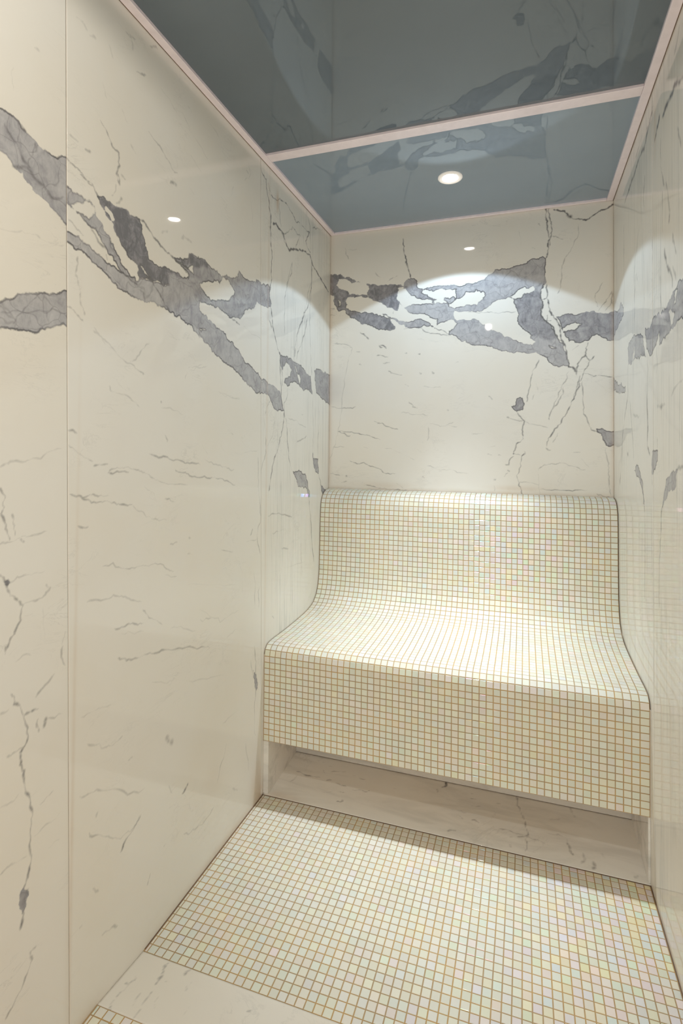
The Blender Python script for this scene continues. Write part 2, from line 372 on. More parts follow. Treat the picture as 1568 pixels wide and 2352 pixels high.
'L2': '''b 0.5 -123,3031 -50,3024 106,2991 260,2955 305,2879 350,2787 212,2778 109,2835 29,2897 -102,2901 -138,2897
b 0.6 -142,3807 -97,3808 6,3838 46,3806 37,3756 65,3668 -102,3631 -138,3625
b 0.7 241,3297 327,3280 484,3287 602,3268 751,3261 855,3217 1005,3187 1051,3007 860,3038 706,3060 607,3082 490,3059 445,3021 355,3043 376,3082 488,3110 522,3171 462,3227 394,3236 320,3152 276,3181 263,3251
h 0 579,3236 615,3231 653,3170 742,3123 718,3061 667,3123
b 0.65 1102,3256 1233,3291 1402,3277 1597,3281 1606,2927 1378,2985 1165,3029 1148,3132
b 0.65 1087,2401 1088,2339 1233,2337 1257,2181 1178,2198 1109,2276
b 0.45 566,2229 744,2223 882,2189 937,2119 1014,1958 978,1956 903,2055 799,2074 698,2074 664,2146
b 0.7 1341,2045 1404,2016 1512,1958 1577,1961 1579,1879 1407,1893 1385,1967
l 0.2 0.6 -188,4781 -118,4726 -53,4715 -26,4598 7,4504 39,4436 36,4326 45,4220 71,4147 68,4037 77,3903 48,3813
l 0.35 0.6 39,4463 36,4326
l 0.3 0.75 84,4388 147,4419 226,4399 280,4391 350,4343 437,4281 553,4333 675,4376 803,4402 954,4416 1026,4336 1154,4304 1307,4250 1530,4195
l 0.18 0.5 41,4622 155,4628 219,4674 314,4681 398,4682 500,4654 592,4607 684,4638
l 0.15 0.35 207,4646 223,4511 252,4421
l 0.18 0.4 294,4391 404,4439 503,4530 625,4499 687,4519
l 0.18 0.5 732,4632 931,4640 833,4514 867,4476 971,4441
l 0.18 0.35 583,4362 642,4450 703,4522
l 0.2 0.4 1017,4718 1161,4774 1293,4805
l 0.2 0.35 877,4778 947,4710 971,4461
l 0.3 0.4 213,4400 280,4374 351,4308
l 0.15 0.35 512,4193 500,4088 415,3986 362,3872 337,3749
l 0.15 0.3 1026,4336 996,4145 897,3988 866,3884
l 0.15 0.3 980,4108 950,3905
l 0.2 0.35 -10,4713 28,4644
l 0.2 0.3 656,4498 674,4419
l 0.2 0.3 766,4546 785,4459
l 0.2 0.6 59,3658 91,3571 113,3488 155,3418 220,3315 252,3285
l 0.35 0.5 33,3540 83,3482
l 0.15 0.35 508,4196 420,3999 368,3846 340,3655 355,3476
l 0.22 0.5 988,4405 1008,4164 918,3894 790,3742 668,3578 587,3408 577,3311
l 0.15 0.4 1018,4312 984,4013 964,3701 999,3401 1032,3200
l 0.22 0.45 895,3757 820,3570 721,3433 626,3300
l 0.2 0.35 765,3707 669,3539
l 0.15 0.3 839,3874 818,3669
l 0.15 0.32 76,2862 1,2771 -34,2684 -5,2516 -2,2404 -63,2320 -97,2211 -129,2075
l 0.2 0.5 355,2778 350,2687 303,2553 235,2433 156,2334 93,2185 63,2079
l 0.18 0.42 393,2720 435,2556 469,2372 550,2233
l 0.22 0.55 257,3248 268,3118 292,3002 295,2882 340,2795
l 0.2 0.45 314,3245 310,3124 320,3005
l 0.18 0.4 424,2992 425,2924 353,2857 371,2718
l 0.15 0.25 445,2729 699,2686 906,2649
l 0.2 0.28 655,2504 838,2547 908,2575
l 0.15 0.35 1063,2978 1089,2677 1077,2401 1098,2339
l 0.15 0.32 1247,2967 1263,2720 1228,2542 1233,2344
l 0.2 0.5 1257,2181 1321,2064 1385,1967
l 0.15 0.28 174,2695 124,2548 22,2460
l 0.3 0.3 764,2777 807,2776
l 0.12 0.25 993,3517 999,3286
l 0.15 0.2 124,2519 164,2532
l 0.2 0.45 965,2006 998,1871 1051,1688 1135,1272
l 0.18 0.3 48,1866 222,1866 559,1799
l 0.15 0.18 777,1552 814,1184
l 0.15 0.2 137,1706 364,1713
l 0.2 0.25 321,1553 490,1515
l 0.15 0.12 103,1375 895,1318
l 0.2 0.3 155,988 191,959''',
'B': '''b 0.85 -40,4410 -12,4408 106,4401 184,4362 261,4323 338,4282 272,4288 173,4334 93,4344 62,4278 152,4217 219,4158 339,4140 425,4136 426,4115 285,4121 197,4131 170,4088 176,4014 220,3974 210,3927 165,3994 76,4011 42,4067 35,4152 -10,4178 -38,4180
h 0 80,4117 114,4103 120,4050 87,4031
b 0.85 176,4014 231,3973 319,3956 427,3937 534,3919 608,3893 682,3852 714,3798 735,3751 651,3739 578,3751 492,3782 428,3812 341,3844 276,3891 221,3921
b 0.5 597,3915 661,3884 796,3829 889,3807 1051,3811 1101,3783 1151,3734 1161,3724 1101,3752 1051,3766 991,3740 910,3745 848,3754 838,3780 765,3815 682,3862
b 0.9 414,4267 457,4247 595,4235 711,4230 794,4222 825,4194 773,4188 763,4133 753,4062 785,4029 765,3938 733,3946 702,3974 607,4022 544,4058 479,4084 436,4119 420,4162 446,4202
b 0.65 830,4209 876,4276 937,4270 968,4237 968,4186 1029,4150 1019,4111 1089,4065 1179,4027 1130,4021 1029,4039 948,4086 866,4144 825,4178
b 0.5 1039,4139 1129,4160 1267,4164 1384,4159 1526,4158 1526,4107 1461,4053 1404,4019 1365,4002 1384,4040 1384,4119 1297,4127 1198,4135 1099,4129
b 0.45 837,3963 928,3997 1030,3989 1140,3975 1140,4020 1154,4019 1155,3979 1209,3990 1288,3978 1307,3957 1366,3913 1527,3940 1527,3876 1366,3893 1351,3845 1395,3787 1527,3783 1528,3548 1444,3568 1406,3604 1308,3650 1308,3689 1366,3725 1395,3763 1337,3806 1259,3782 1185,3757 1190,3826 1111,3842 1030,3888 929,3895 868,3930
b 0.45 1258,4040 1365,4037 1365,4002 1307,3967 1288,3983 1258,4011
l 0.2 0.65 817,4721 817,4660 823,4598 854,4472 875,4388 901,4284
l 0.3 0.5 844,4473 875,4388
l 0.18 0.5 1151,3729 1230,3704 1308,3650
l 0.18 0.5 828,3735 930,3749 1021,3733 1071,3689 1151,3669 1309,3635
l 0.2 0.3 159,4693 171,4618 204,4561
l 0.2 0.25 192,4663 302,4656
l 0.2 0.25 648,4266 689,4293 762,4317
l 0.2 0.25 509,4383 574,4315
l 0.25 0.5 342,3729 386,3706 440,3650
l 0.25 0.4 558,3577 600,3549
l 0.15 0.3 774,4029 816,3985
l 0.18 0.3 713,3911 723,3952
l 0.25 0.4 -8,4023 42,4014
l 0.25 0.3 -8,3948 54,3944
l 0.2 0.25 67,3725 79,3693
l 0.2 0.2 23,3621 124,3616 256,3567
l 0.2 0.3 69,4107 65,4012
b 0.5 1482,4165 1590,4166 1667,4199 1772,4288 1848,4286 1942,4291 2016,4313 2071,4317 2145,4359 2226,4374 2253,4347 2244,4270 2258,4104 2227,4078 2200,4003 2209,3954 2227,3884 2209,3789 2236,3739 2299,3686 2334,3617 2361,3548 2414,3487 2440,3391 2458,3304 2493,3255 2432,3277 2352,3280 2272,3341 2209,3392 2100,3412 1962,3424 1850,3449 1755,3484 1640,3520 1563,3524 1484,3559 1483,3781 1610,3777 1707,3696 1850,3607 1962,3552 2054,3507 2128,3494 2164,3521 2109,3563 2127,3591 2054,3654 1999,3716 1989,3775 1998,3824 1971,3885 1952,3975 1905,3993 1811,3976 1706,3915 1639,3870 1483,3882 1483,3933 1590,3934 1677,4027 1658,4069 1580,4096 1482,4084
h 0 1914,3993 1980,4041 2053,4084 2136,4086 2145,4037 2090,4012 2054,4015 2026,3979
h 0 2281,3485 2352,3453 2299,3475
b 0.7 2352,3759 2458,3785 2571,3777 2674,3793 2700,3777 2876,3755 2876,3499 2826,3497 2759,3534 2665,3558 2648,3522 2571,3493 2467,3513 2432,3572 2414,3612 2396,3670 2379,3729
h 0 2405,3650 2467,3675 2580,3677 2545,3641 2458,3618 2414,3612
b 0.75 1966,3964 2054,4015 2145,4037 2200,4003 2209,3954 2227,3884 2209,3789 2236,3739 2299,3686 2334,3617 2361,3548 2308,3532 2236,3536 2146,3580 2091,3642 2017,3724 2003,3833 1975,3904
l 0.25 0.8 2236,4097 2204,4041 2204,3964 2227,3904 2209,3789 2245,3728 2317,3666 2334,3607 2370,3538 2414,3487
l 0.22 0.6 2263,4094 2258,3950 2218,3943
l 0.28 0.65 2263,3949 2281,3861 2308,3782 2352,3731 2388,3632 2396,3536 2432,3467 2440,3372 2467,3285
l 0.28 0.7 2257,4871 2253,4842 2258,4735 2276,4606 2289,4537 2276,4461 2267,4384 2249,4347
l 0.2 0.55 2280,4868 2280,4839 2294,4730 2311,4631 2298,4555 2289,4469
l 0.3 0.8 2325,4828 2369,4812 2423,4800 2467,4746 2528,4705 2615,4684 2675,4719 2751,4765 2844,4799 2869,4815
l 0.6 0.6 2449,4758 2484,4734
l 0.18 0.32 2550,4668 2554,4563 2502,4445 2475,4390 2427,4328 2401,4235 2401,4139 2387,4073 2361,3989
l 0.2 0.38 2843,3976 2793,3877 2725,3789
l 0.15 0.25 2768,4067 2700,3960 2700,3885 2725,3827
l 0.18 0.3 2856,3872 2784,3785
l 0.22 0.35 2843,3967 2851,3835
l 0.2 0.35 2316,4563 2369,4542 2414,4517
l 0.12 0.4 1483,3872 1658,3854 1802,3833 1971,3836
l 0.2 0.3 2493,3417 2554,3470
l 0.15 0.5 2272,3784 2263,3727 2308,3724
l 0.2 0.2 1539,4767 1578,4767
l 0.15 0.15 1997,4660 2016,4490
l 0.2 0.2 2117,4469 2154,4455
l 0.2 0.3 2181,4706 2199,4684
l 0.25 0.55 2610,3370 2562,3315 2536,3250 2536,3203
l 0.2 0.55 2635,3491 2622,3426 2610,3365 2648,3316 2691,3361
l 0.22 0.5 2648,3316 2605,3229 2579,3145 2553,3061 2510,2949 2458,2845 2397,2723 2335,2657 2282,2571 2264,2485
l 0.35 0.6 2493,3261 2528,3213 2536,3175
l 0.25 0.5 2562,3174 2545,3099 2510,2949
l 0.2 0.38 2462,3215 2423,3112 2370,3009 2326,2876 2290,2800 2286,2743
l 0.25 0.4 2414,3065 2414,2998 2361,2904 2317,2857
l 0.18 0.45 2191,3342 2128,3228 2110,3112 2083,2968 2078,2929
l 0.18 0.42 2601,3196 2682,3160 2708,3168 2775,3164 2850,3145
l 0.2 0.42 2584,3116 2592,2975 2596,2824 2631,2730 2665,2646 2707,2636
l 0.2 0.48 1982,2829 2056,2735 2037,2619 2047,2561 1982,2512 1955,2434 1955,2405
l 0.22 0.45 1946,2410 2019,2396
l 0.2 0.48 2056,2416 2029,2386 2024,2290 1983,2192 2002,2095 2038,2009
l 0.18 0.35 1955,2386 1909,2297 1871,2301
l 0.18 0.28 1898,2776 1963,2751 2056,2735 2147,2701 2282,2666
l 0.15 0.22 2183,2216 2193,2120 2202,2005
l 0.2 0.28 2183,2244 2237,2303 2326,2314 2414,2325 2527,2289 2613,2263
l 0.15 0.22 2002,2129 2129,2123 2193,2101
l 0.18 0.4 2202,2063 2414,2060 2630,2067
l 0.2 0.5 2707,2037 2782,2007 2857,1996
l 0.18 0.28 2791,2479 2808,2303 2816,2165 2832,2027
l 0.4 0.4 1899,2243 1913,2234
l 0.4 0.35 1759,2147 1782,2148
l 0.3 0.3 2056,2435 2061,2406
l 0.35 0.35 1889,2776 1908,2771
l 0.3 0.35 2255,2475 2300,2447
l 0.2 0.25 2361,2619 2344,2571 2317,2523
l 0.3 0.25 1709,2996 1747,2956
l 0.15 0.25 1862,2179 1899,2219
l 0.15 0.18 1546,2610 1662,2620
l 0.15 0.18 1682,2471 1786,2487
l 0.2 0.25 1701,2407 1749,2393
l 0.25 0.25 1805,2394 1838,2394
l 0.2 0.2 2501,2430 2571,2430
l 0.15 0.18 2570,2374 2647,2282
l 0.2 0.25 1764,2088 1773,2030
l 0.15 0.22 2146,3005 2128,2947
l 0.2 0.2 2164,3111 2183,3043
l 0.3 0.3 2816,2193 2822,2188
b 0.6 2707,2655 2758,2659 2800,2636 2879,2636 2879,2562 2849,2498 2816,2488 2791,2507 2766,2553 2749,2608
b 0.75 1935,2883 1972,2892 1982,2960 2014,2979 2037,2969 2046,2930 2037,2852 1982,2834
l 0.15 0.25 39,3625 176,3607 255,3565
l 0.15 0.2 255,3565 245,3516 200,3389 168,3174 137,2904 93,2645 49,2471 5,2254
l 0.25 0.5 565,3575 642,3534
l 0.2 0.35 533,3465 599,3462 664,3443
l 0.3 0.35 845,3476 866,3475
l 0.3 0.5 986,3461 1007,3460
l 0.2 0.3 665,3295 708,3267 815,3242
l 0.2 0.3 -1,2917 148,2898 294,2912
l 0.2 0.4 93,2639 173,2618 241,2591
l 0.2 0.45 105,2650 274,2623 397,2601 485,2580 584,2548
l 0.2 0.42 506,2749 539,2738 604,2727 690,2680 776,2658
l 0.18 0.22 801,2846 901,2824 1088,2801
l 0.2 0.35 890,2953 937,2911 932,2896 984,2884
l 0.18 0.42 232,2317 311,2286 399,2298 477,2257 586,2227 651,2182 747,2184
l 0.2 0.45 423,2055 511,2041 587,2023 748,2012 875,2011
l 0.15 0.2 1109,2718 1261,2692 1410,2686
l 0.15 0.22 1271,2692 1361,2732
l 0.15 0.22 1091,2273 1213,2240 1363,2233 1520,2196
l 0.15 0.2 1045,3115 1107,3103 1229,3099
l 0.2 0.3 132,2073 211,2086
l 0.2 0.3 6,2167 120,2148
l 0.35 0.4 194,2150 205,2142
l 0.35 0.35 1040,2159 1060,2145
l 0.3 0.3 1003,3261 1024,3250
l 0.3 0.3 1137,3266 1157,3245
l 0.25 0.25 599,3377 686,3378
l 0.3 0.3 335,3378 363,3366
l 0.2 0.25 301,3519 345,3517
l 0.15 0.15 627,2454 713,2449 851,2383 956,2333
l 0.2 0.2 387,2468 453,2453
l 0.2 0.22 37,2466 174,2467
l 0.2 0.25 847,3142 889,3120
l 0.3 0.25 1290,2859 1310,2856
l 0.2 0.2 758,2080 833,2030
l 0.2 0.2 1099,2683 1089,2539
l 0.2 0.2 1378,3348 1408,3357''',
'R1': '''b 0.6 144,3309 -6,3280 -91,3321 -263,3325 -300,3284 -274,3202 -156,3124 -18,3087 100,3158
b 0.6 -288,3293 -431,3304 -564,3331 -668,3356 -746,3380 -826,3371 -943,3370 -939,3159 -823,3153 -685,3158 -540,3147 -382,3134 -285,3112
h 0 -520,3260 -656,3228 -604,3176 -562,3164
h 0 -658,3343 -717,3342 -667,3272 -626,3272
b 0.55 773,3323 555,3347 357,3307 224,3266 131,3105 394,3148 694,3130 796,3153 837,3297
h 0 556,3261 531,3199 635,3129 614,3206
b 0.4 1657,3804 1543,3776 1275,3718 1175,3759 1032,3683 1033,3619 1328,3571 1489,3536 1660,3535
b 0.5 1664,3159 1549,3127 1282,3035 949,2989 950,2950 1283,2960 1467,3013 1665,3025
l 0.15 0.4 1001,4383 1005,4026 1010,3645
l 0.2 0.35 494,3790 533,3586 555,3376
l 0.3 0.35 457,3793 422,3733
l 0.15 0.3 184,3894 189,3465
l 0.2 0.4 -319,3774 -304,3546 -313,3322
l 0.25 0.5 -413,3682 -480,3547 -587,3459 -607,3389
l 0.18 0.4 -371,4042 -367,3756
l 0.2 0.35 -612,3692 -691,3553
l 0.2 0.22 347,4124 492,3932 569,3740
l 0.25 0.35 -465,4056 -550,3852 -528,3790
l 0.25 0.35 -609,3506 -688,3397
l 0.2 0.3 210,4372 180,4158
l 0.18 0.3 817,3156 842,2861
l 0.18 0.25 70,3082 74,2793
l 0.18 0.25 -209,3109 -205,2800
l 0.2 0.25 -577,2764 -818,2830
l 0.18 0.2 -87,4046 -82,3676
l 0.15 0.2 1425,4464 1483,4092
l 0.3 0.65 -1054,4330 -842,4445 -724,4504 -644,4520 -538,4516 -378,4510
l 0.25 0.6 -305,4565 -228,4514 -161,4471
l 0.2 0.4 -328,4399 -325,4225 -419,4064
l 0.25 0.5 -124,4733 20,4672 175,4593 376,4615 598,4588 759,4573 977,4553
l 0.2 0.3 205,4730 483,4698
l 0.25 0.4 -720,4252 -794,4103
l 0.2 0.3 146,4393 179,4275
l 0.2 0.35 20,4672 80,4693
l 0.3 0.3 -786,4785 -667,4703
b 0.5 568,2295 457,2347 336,2289 237,2206 206,2110 176,2014 238,2140 370,2246
b 0.5 -80,2444 -226,2450 -212,2379 -119,2317 -64,2285 -50,2315
b 0.5 -440,2272 -571,2327 -693,2341 -672,2248 -590,2211 -505,2210 -392,2135 -332,2090 -393,2192
l 0.2 0.5 -332,2090 -306,1950 -267,1771 -237,1445
l 0.15 0.25 176,2014 201,1326
l 0.22 0.5 88,2918 76,2661 78,2470 6,2419
l 0.22 0.4 863,2888 997,2712 1092,2557 1142,2316 1241,2149
l 0.2 0.32 738,2847 622,2546 586,2373
l 0.2 0.35 -928,2377 -769,2354 -693,2341
l 0.25 0.4 -50,2315 -57,2217
l 0.2 0.3 -214,2527 -213,2450
l 0.2 0.25 620,2727 365,2701
l 0.3 0.4 868,2422 826,2415
l 0.25 0.3 -204,2735 -329,2719 -423,2723''',
'F1': '''l 0.3 0.55 150,356 262,330 375,341
l 0.3 0.4 448,322 482,339
l 0.2 0.35 523,316 575,303 624,299
l 0.2 0.35 687,276 751,296 793,287 821,296
l 0.2 0.5 825,314 834,300
l 0.25 0.5 601,226 633,225
l 0.3 0.65 610,108 646,114 649,141
l 0.3 0.3 438,441 526,476 572,484
l 0.3 0.3 371,439 395,409
l 0.2 0.3 702,433 766,436
l 0.2 0.25 641,450 672,454
l 0.2 0.2 317,539 392,569
l 0.25 0.2 396,511 430,509
l 0.15 0.2 463,170 564,219 601,226
l 0.3 0.2 1009,402 1040,400
l 0.3 0.2 191,319 144,195
l 0.35 0.75 1426,615 1426,557 1399,537
l 0.3 0.4 1359,507 1376,467
l 0.2 0.3 1466,598 1552,626
l 0.2 0.35 1641,535 1662,536
l 0.2 0.35 1639,474 1688,479
l 0.2 0.3 1654,393 1729,412
l 0.25 0.35 1564,257 1608,227
l 0.25 0.4 1675,234 1708,235 1736,220
l 0.3 0.4 1513,63 1524,81 1570,86
l 0.25 0.45 1997,621 2005,506 2040,415 2066,336 2072,198 2078,129 2071,33
l 0.2 0.35 1874,208 1939,214 2003,194 2066,192 2164,166
l 0.3 0.4 2009,164 2066,187
l 0.3 0.3 1849,482 1876,491
l 0.25 0.25 1947,140 1978,154
l 0.3 0.3 1961,74 1968,50
l 0.2 0.2 1503,299 1585,310 1628,293
l 0.4 0.55 2357,216 2370,164 2388,115
l 0.4 0.3 2458,161 2437,55
l 0.4 0.45 2516,95 2523,60 2506,26
l 0.5 0.2 2581,201 2596,144
l 0.3 0.2 2109,177 2178,175 2246,148
l 0.3 0.25 2392,638 2410,557 2431,508
l 0.4 0.2 2246,421 2326,460
l 0.3 0.25 2210,269 2286,276 2332,278
l 0.4 0.25 2767,39 2790,61
l 0.3 0.2 2349,271 2361,193''',
'F0': '''l 0.3 0.55 174,-1528 169,-1561 193,-1613 194,-1668
l 0.3 0.45 313,-1519 300,-1563
l 0.18 0.35 63,-1661 59,-1761 54,-1838 74,-1908
l 0.18 0.3 198,-1705 204,-1792 218,-1877
l 0.18 0.25 153,-1737 161,-1816
l 0.3 0.3 229,-1633 239,-1628
l 0.25 0.5 41,-1719 47,-1720
l 0.2 0.2 362,-1583 369,-1645
l 0.2 0.18 251,-1720 273,-1785
l 0.15 0.15 433,-1709 433,-1767
l 0.3 0.4 723,-1626 735,-1618''',
}

# ------------------------------------------------------------------ mesh helpers
def tag(o, label=None, cat=None, kind=None, group=None):
    if label: o['label'] = label
    if cat: o['category'] = cat
    if kind: o['kind'] = kind
    if group: o['group'] = group
    return o
def link(name, me, parent=None):
    o = bpy.data.objects.new(name, me); COL.objects.link(o)
    if parent is not None:
        o.parent = parent
        if parent.location.length > 0: o.matrix_parent_inverse = Matrix.Translation(-parent.location)
    return o
def mesh(name, vs, fs, mats, parent=None, idx=None, smooth_=False):
    me = bpy.data.meshes.new(name); me.from_pydata([tuple(v) for v in vs], [], fs)
    for m in (mats if isinstance(mats, (list, tuple)) else [mats]): me.materials.append(m)
    if idx is not None: me.polygons.foreach_set('material_index', idx)
    if smooth_: me.polygons.foreach_set('use_smooth', [True] * len(me.polygons))
    me.update(); return link(name, me, parent)
def empty(name, loc):
    o = bpy.data.objects.new(name, None); COL.objects.link(o); o.location = loc; o.empty_display_size = 0.05
    return o
def box(name, a, b, mat, parent=None, bev=0.0):
    (x0, y0, z0), (x1, y1, z1) = a, b
    vs = [P(x, y, z) for x in (x0, x1) for y in (y0, y1) for z in (z0, z1)]
    fs = [(0, 1, 3, 2), (4, 6, 7, 5), (0, 4, 5, 1), (2, 3, 7, 6), (0, 2, 6, 4), (1, 5, 7, 3)]
    o = mesh(name, vs, fs, mat, parent)
    if bev:
        md = o.modifiers.new('bevel', 'BEVEL'); md.width = bev * S; md.segments = 2; md.limit_method = 'ANGLE'
    return o
def hexa(name, vs, mat, parent=None):     # four lower corners then four upper corners, both anticlockwise from above
    return mesh(name, [P(*v) for v in vs], [(3, 2, 1, 0), (4, 5, 6, 7), (0, 1, 5, 4), (1, 2, 6, 5), (2, 3, 7, 6), (3, 0, 4, 7)], mat, parent)
def lathe(name, prof, n, centre, mat, parent=None, close=True):
    vs, fs = [], []
    for r, z in prof:
        for k in range(n):
            a = 2 * math.pi * k / n
            vs.append(P(centre[0] + r * math.cos(a), centre[1] + r * math.sin(a), z))
    m = len(prof)
    for i in range(m if close else m - 1):
        j = (i + 1) % m
        for k in range(n):
            fs.append((i * n + k, i * n + (k + 1) % n, j * n + (k + 1) % n, j * n + k))
    return mesh(name, vs, fs, mat, parent, smooth_=False)

# ------------------------------------------------------------------ marble veins, traced in wall coordinates
RNG = np.random.default_rng(7)
def rough_line(pts, amp, closed=False, rounds=3):
    p = np.asarray(pts, float)
    for _ in range(rounds):
        q = np.vstack([p, p[:1]]) if closed else p
        d = q[1:] - q[:-1]; ln = np.linalg.norm(d, axis=1, keepdims=True) + 1e-9
        mid = (q[1:] + q[:-1]) / 2 + np.stack([-d[:, 1], d[:, 0]], 1) * RNG.normal(0, amp, (len(d), 1)) * np.minimum(1, 1.5 / ln)
        out = np.empty((len(d) * 2 + (0 if closed else 1), 2))
        out[0::2][:len(d)] = q[:-1]; out[1::2][:len(d)] = mid
        if not closed: out[-1] = q[-1]
        p = out
    return p
def seg_dist(V, a, b):
    d = b - a; t = np.clip(((V - a) @ d) / (d @ d + 1e-12), 0, 1)
    return np.hypot(*(V - a - t[:, None] * d).T), t
def near(V, p, pad):
    lo, hi = p.min(0) - pad, p.max(0) + pad
    return np.nonzero((V[:, 0] > lo[0]) & (V[:, 0] < hi[0]) & (V[:, 1] > lo[1]) & (V[:, 1] < hi[1]))[0]
def poly_sdf(V, p):
    dist = np.full(len(V), 9.0); ins = np.zeros(len(V), bool); n = len(p)
    for i in range(n):
        a, b = p[i], p[(i + 1) % n]
        k = near(V, np.stack([a, b]), 1.05)
        if len(k):
            d, _ = seg_dist(V[k], a, b); dist[k] = np.minimum(dist[k], d)
        c = (a[1] > V[:, 1]) != (b[1] > V[:, 1])
        with np.errstate(divide='ignore', invalid='ignore'):
            xi = a[0] + (V[:, 1] - a[1]) * (b[0] - a[0]) / (b[1] - a[1])
        ins ^= c & (V[:, 0] < xi)
    return np.where(ins, dist, -dist)
def paint(V, names, stains=()):
    """V: (n,2) wall coordinates in modules -> rgba: band distance, band tone, line strength, rust stain"""
    n = len(V); sdf = np.full(n, -1.0); tone = np.full(n, 0.5); line = np.zeros(n); st = np.zeros(n)
    bestd = np.full(n, -9.0)
    for nm in names:
        items = []; wsc = 2.3 if nm[0] == 'R' else 1.25 if nm == 'L2' else 1.0
        for row in VEINS[nm].split('\n'):
            t = row.split(' '); k = 3 if t[0] == 'l' else 2
            pts = np.array([[float(c) / 50 for c in q.split(',')] for q in t[k:]])
            items.append((t[0], [float(x) for x in t[1:k]], pts))
        for kind in 'bhl':
            for it, par, pts in items:
                if it != kind: continue
                if kind in 'bh':
                    p = rough_line(pts, 0.11, True, 3); k = near(V, p, 1.1)
                    if not len(k): continue
                    d = np.clip(poly_sdf(V[k], p), -1, 1)
                    if kind == 'b':
                        sdf[k] = np.maximum(sdf[k], d)
                        w = np.clip(d * 2.5 + 0.5, 0, 1); tone[k] = tone[k] * (1 - w) + par[0] * w
                    else: sdf[k] = np.minimum(sdf[k], -d)
                else:
                    p = rough_line(pts, 0.085, False, 3); m = len(p) - 1; wid, s = par
                    wv = np.interp(np.linspace(0, 1, m + 1), np.linspace(0, 1, max(4, m // 2)), RNG.uniform(0.35, 1.3, max(4, m // 2)))
                    if m > 2: wv[0] *= 0.45; wv[-1] *= 0.45
                    for i in range(m):
                        ww = wsc * wid * 0.46 * (wv[i] + wv[i + 1]) / 2 + 0.022
                        k = near(V, p[i:i + 2], ww * 2.2)
                        if not len(k): continue
                        d, t = seg_dist(V[k], p[i], p[i + 1])
                        v = s * (1.3 if wsc > 1 or nm == 'B' else 1.05) * (wv[i] * (1 - t) + wv[i + 1] * t) ** 0.8 * np.exp(-(d / ww) ** 2)
                        line[k] = np.maximum(line[k], v)
    for (cx, cy, rx, ry, s) in stains:
        st = np.maximum(st, s * np.exp(-((V[:, 0] - cx) / rx) ** 2 - ((V[:, 1] - cy) / ry) ** 2))
    return np.stack([0.5 + sdf / 2, tone, np.clip(line, 0, 1), st], 1).astype(np.float32)
def steps(a, b, d):
    return np.linspace(a, b, max(2, int(round((b - a) / d)) + 1))
def slab(parent, plane, us, zs, mat, names, shear=(0, 0), stains=(), thick=0.9, label=None, name='marble_slab'):
    """a marble slab: fine front grid (us along the wall, zs up), edges and back; plane = ('x', value, into-room sign) or ('y', ...)
    shear: how far the first and last vertical edge lean per module of height"""
    nu, nz = len(us), len(zs)
    U, Zg = np.meshgrid(us, zs); f = (U - us[0]) / (us[-1] - us[0])
    U = U - (shear[0] * (1 - f) + shear[1] * f) * (Zg - 45.0)
    u, z = U.ravel(), Zg.ravel()
    rgba = paint(np.stack([u, z], 1), names, stains)
    ax, val, sg = plane
    def to3(u, z, off):
        if ax == 'f':                     # floor slab: u = x, z = y, height from a sloping plane (z0, rise, y0)
            return np.stack([u, z, val[0] + val[1] * (z - val[2]) - off], 1) * S + np.array([0, 0, -ZF * S])
        w = np.full(len(u), val - sg * off)
        return (np.stack([w, u, z], 1) if ax == 'x' else np.stack([u, w, z], 1)) * S + np.array([0, 0, -ZF * S])
    ring = np.concatenate([np.arange(nu), np.arange(1, nz) * nu + nu - 1, (nz - 1) * nu + np.arange(nu - 2, -1, -1), np.arange(nz - 2, 0, -1) * nu])
    co = np.concatenate([to3(u, z, 0), to3(u[ring], z[ring], thick)])
    i = (np.arange(nz - 1)[:, None] * nu + np.arange(nu - 1)[None]).ravel()
    q = np.stack([i, i + 1, i + 1 + nu, i + nu], 1)
    flip = False if ax == 'f' else (ax == 'x') == (sg < 0)
    nr = len(ring); r0 = nu * nz + np.arange(nr); k = np.arange(nr); k2 = (k + 1) % nr
    sk = np.stack([ring[k2], ring[k], r0[k], r0[k2]], 1)
    if flip: q = q[:, ::-1]; sk = sk[:, ::-1]
    quads = np.concatenate([q, sk])
    back = r0[::-1] if not flip else r0
    me = bpy.data.meshes.new(name)
    nv = len(co); me.vertices.add(nv); me.vertices.foreach_set('co', co.astype(np.float32).ravel())
    nl = quads.size + nr; me.loops.add(nl); me.loops.foreach_set('vertex_index', np.concatenate([quads.ravel(), back]).astype(np.int32))
    npol = len(quads) + 1; me.polygons.add(npol)
    me.polygons.foreach_set('loop_start', np.concatenate([np.arange(len(quads)) * 4, [quads.size]]).astype(np.int32))
    me.update(calc_edges=True)
    at = me.attributes.new('vein', 'FLOAT_COLOR', 'POINT')
    side = rgba[ring].copy(); side[:, 3] = 1.0     # joint edges carry the tan grout
    full = np.concatenate([rgba, side]); at.data.foreach_set('color', full.ravel())
    me.materials.append(mat); me.update()
    o = link(name, me, parent)
    if label: o['label'] = label
    return o

# ------------------------------------------------------------------ room shell
TOP = ZC + 1.6
Y_FRONT = -96.0
LEAN = 0.0272
G = 0.105
zs = np.concatenate([steps(ZF - 0.3, 97.0, G), [TOP]])
def seamL0(z): return -42.48 - LEAN * (z - 45)
def seamL1(z): return -1.75 - LEAN * (z - 45)

